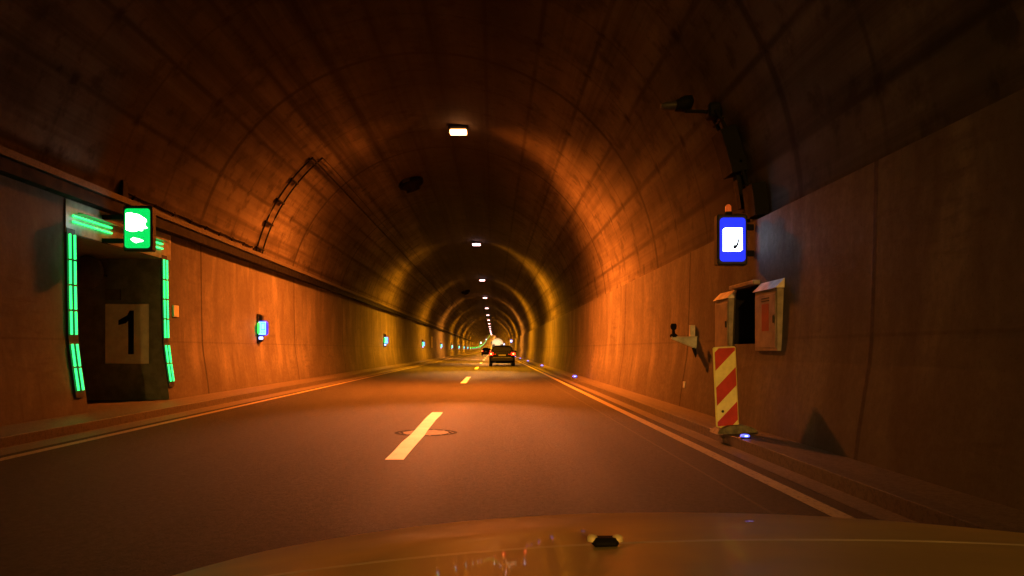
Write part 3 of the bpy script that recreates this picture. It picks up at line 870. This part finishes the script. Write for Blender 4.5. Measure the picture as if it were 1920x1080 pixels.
MB().box(-.5, .5, .3, 10.8, .85, 1.12).build('chassis', M['dark'], tk)
MB().box(-1.22, 1.22, -.1, .0, .48, .62, bev=.02).build('under_bar', M['whitepl'], tk)
for sx in (-1, 1):
    for y in (1.6, 3.0, 7.4, 10.0):
        wh = MB().tube([(sx * .85, y, .52), (sx * 1.2, y, .52), (sx * 1.24, y, .52)], [.52, .52, .46], 20).build('wheel', M['tyre'], tk)
    MB().box(min(sx * .78, sx * 1.2), max(sx * .78, sx * 1.2), .95, 3.7, 1.1, 1.16).build('mudguard', M['dark'], tk)
    MB().box(min(sx * .8, sx * 1.18), max(sx * .8, sx * 1.18), -.06, .02, .78, .92, bev=.02).build('tail_light', M['tail'], tk)
    MB().box(min(sx * .78, sx * 1.2), max(sx * .78, sx * 1.2), -.04, .0, 1.2, 1.3).build('marker_plate', M['whitepl'], tk)
    MB().tube([(sx * 1.3, 10.9, 2.9), (sx * 1.45, 10.8, 2.4)], .09, 8).build('mirror', M['black'], tk)
MB().box(-1.2, 1.2, 9.3, 11.5, .6, 3.2, bev=.15).build('cab', M['tankwhite'], tk)
MB().box(-.35, .35, 1.2, 6.5, 3.64, 3.72, bev=.02).build('catwalk', M['galv'], tk)

# ------------------------------------------------------------------ the bonnet of the car the picture is taken from
M['bonnet'] = plain('tan_bonnet_paint', (.74, .64, .26), .5, 0, .12, 3.0, coat=.2)
own = empty('own_car', (.45, 0, 0), 'tan bonnet of the car in the foreground, across the bottom of the picture', 'car')
def bonnet_z(x, y):
    side = abs(x) / 1.16
    base = .945 - .135 * (y - .9) - .055 * max(0, y - 1.3) ** 1.6 - .30 * max(0, y - 1.85) ** 1.6
    return base - .085 * side ** 2.2 - .5 * max(0, side - .84) ** 1.5
NXg, NYg = 48, 44
YA, YE, YF = .62, 1.10, 2.30
def row(x, y, f):
    q = (abs(x) / 1.16)
    return y - .24 * q ** 2.4 * f - .13 * q ** 2 * (1 - f)
def sheet(ya, yb, dz, n):
    V = []
    for j in range(n + 1):
        y = ya + (yb - ya) * j / n
        for i in range(NXg + 1):
            x = -1.16 + 2.32 * i / NXg
            f = (y - YA) / (YF - YA)
            V.append((x, row(x, y, f), bonnet_z(x, y) + dz))
    return V, [(j * (NXg + 1) + i, j * (NXg + 1) + i + 1, (j + 1) * (NXg + 1) + i + 1, (j + 1) * (NXg + 1) + i) for j in range(n) for i in range(NXg)]
V, F = sheet(YE, YF, 0, NYg)
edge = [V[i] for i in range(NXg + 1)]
MB().add(V, F, smooth=True).build('bonnet', M['bonnet'], own)
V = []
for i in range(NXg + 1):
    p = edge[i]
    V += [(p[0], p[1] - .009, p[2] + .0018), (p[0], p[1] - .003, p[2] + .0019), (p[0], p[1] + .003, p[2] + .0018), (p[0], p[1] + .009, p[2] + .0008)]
MB().add(V, [(4 * i + k_, 4 * i + 4 + k_, 4 * i + 5 + k_, 4 * i + 1 + k_) for i in range(NXg) for k_ in range(3)], smooth=True).build('bonnet_edge', plain('edge_highlight_paint', (.85, .78, .6), .5, .0, .1), own)  # pale band paints in the light caught along the bonnet's rear edge
V, F = sheet(YA, YE - .007, .0012, 14)
MB().add(V, F, smooth=True).build('cowl', M['bonnet'], own)
# front body with bumper, wings and wheels so the bonnet belongs to a car
rg = []
for y, hw, zt in ((.2, .95, .84), (1.0, .95, .80), (1.7, .93, .72), (2.1, .86, .60), (2.3, .74, .5)):
    rg.append([(-hw, y, .3), (-hw, y, zt), (-hw * .8, y, zt + .02), (hw * .8, y, zt + .02), (hw, y, zt), (hw, y, .3)])
MB().loft(rg).build('front_body', M['bonnet'], own)
for sx in (-1, 1):
    MB().tube([(sx * .72, 1.35, .32), (sx * .94, 1.35, .32), (sx * .97, 1.35, .32)], [.32, .32, .28], 24).build('wheel', M['tyre'], own)
nz = MB()
wn_ = MB().box(-.019, .019, -.012, .012, 0, .014, bev=.005)
wo = wn_.build('washer_nozzle', M['black'], own); wo.location = (-.29, 1.07, bonnet_z(-.29, 1.09) + .002)
for dx in (-.018, .018):
    MB().loft(dome(.008, .010, .008)).build('jet', plain('pale_jet', (.75, .65, .4), .3), wo).location = (dx, 0, 0)
# its dipped headlights
for dx in (-.62, .62):
    spot('headlight_beam', (.45 + dx, 2.32, .62), 150, (1, .60, .14), 56, 1.0, .06, rot=(R(86), 0, R(-4)))
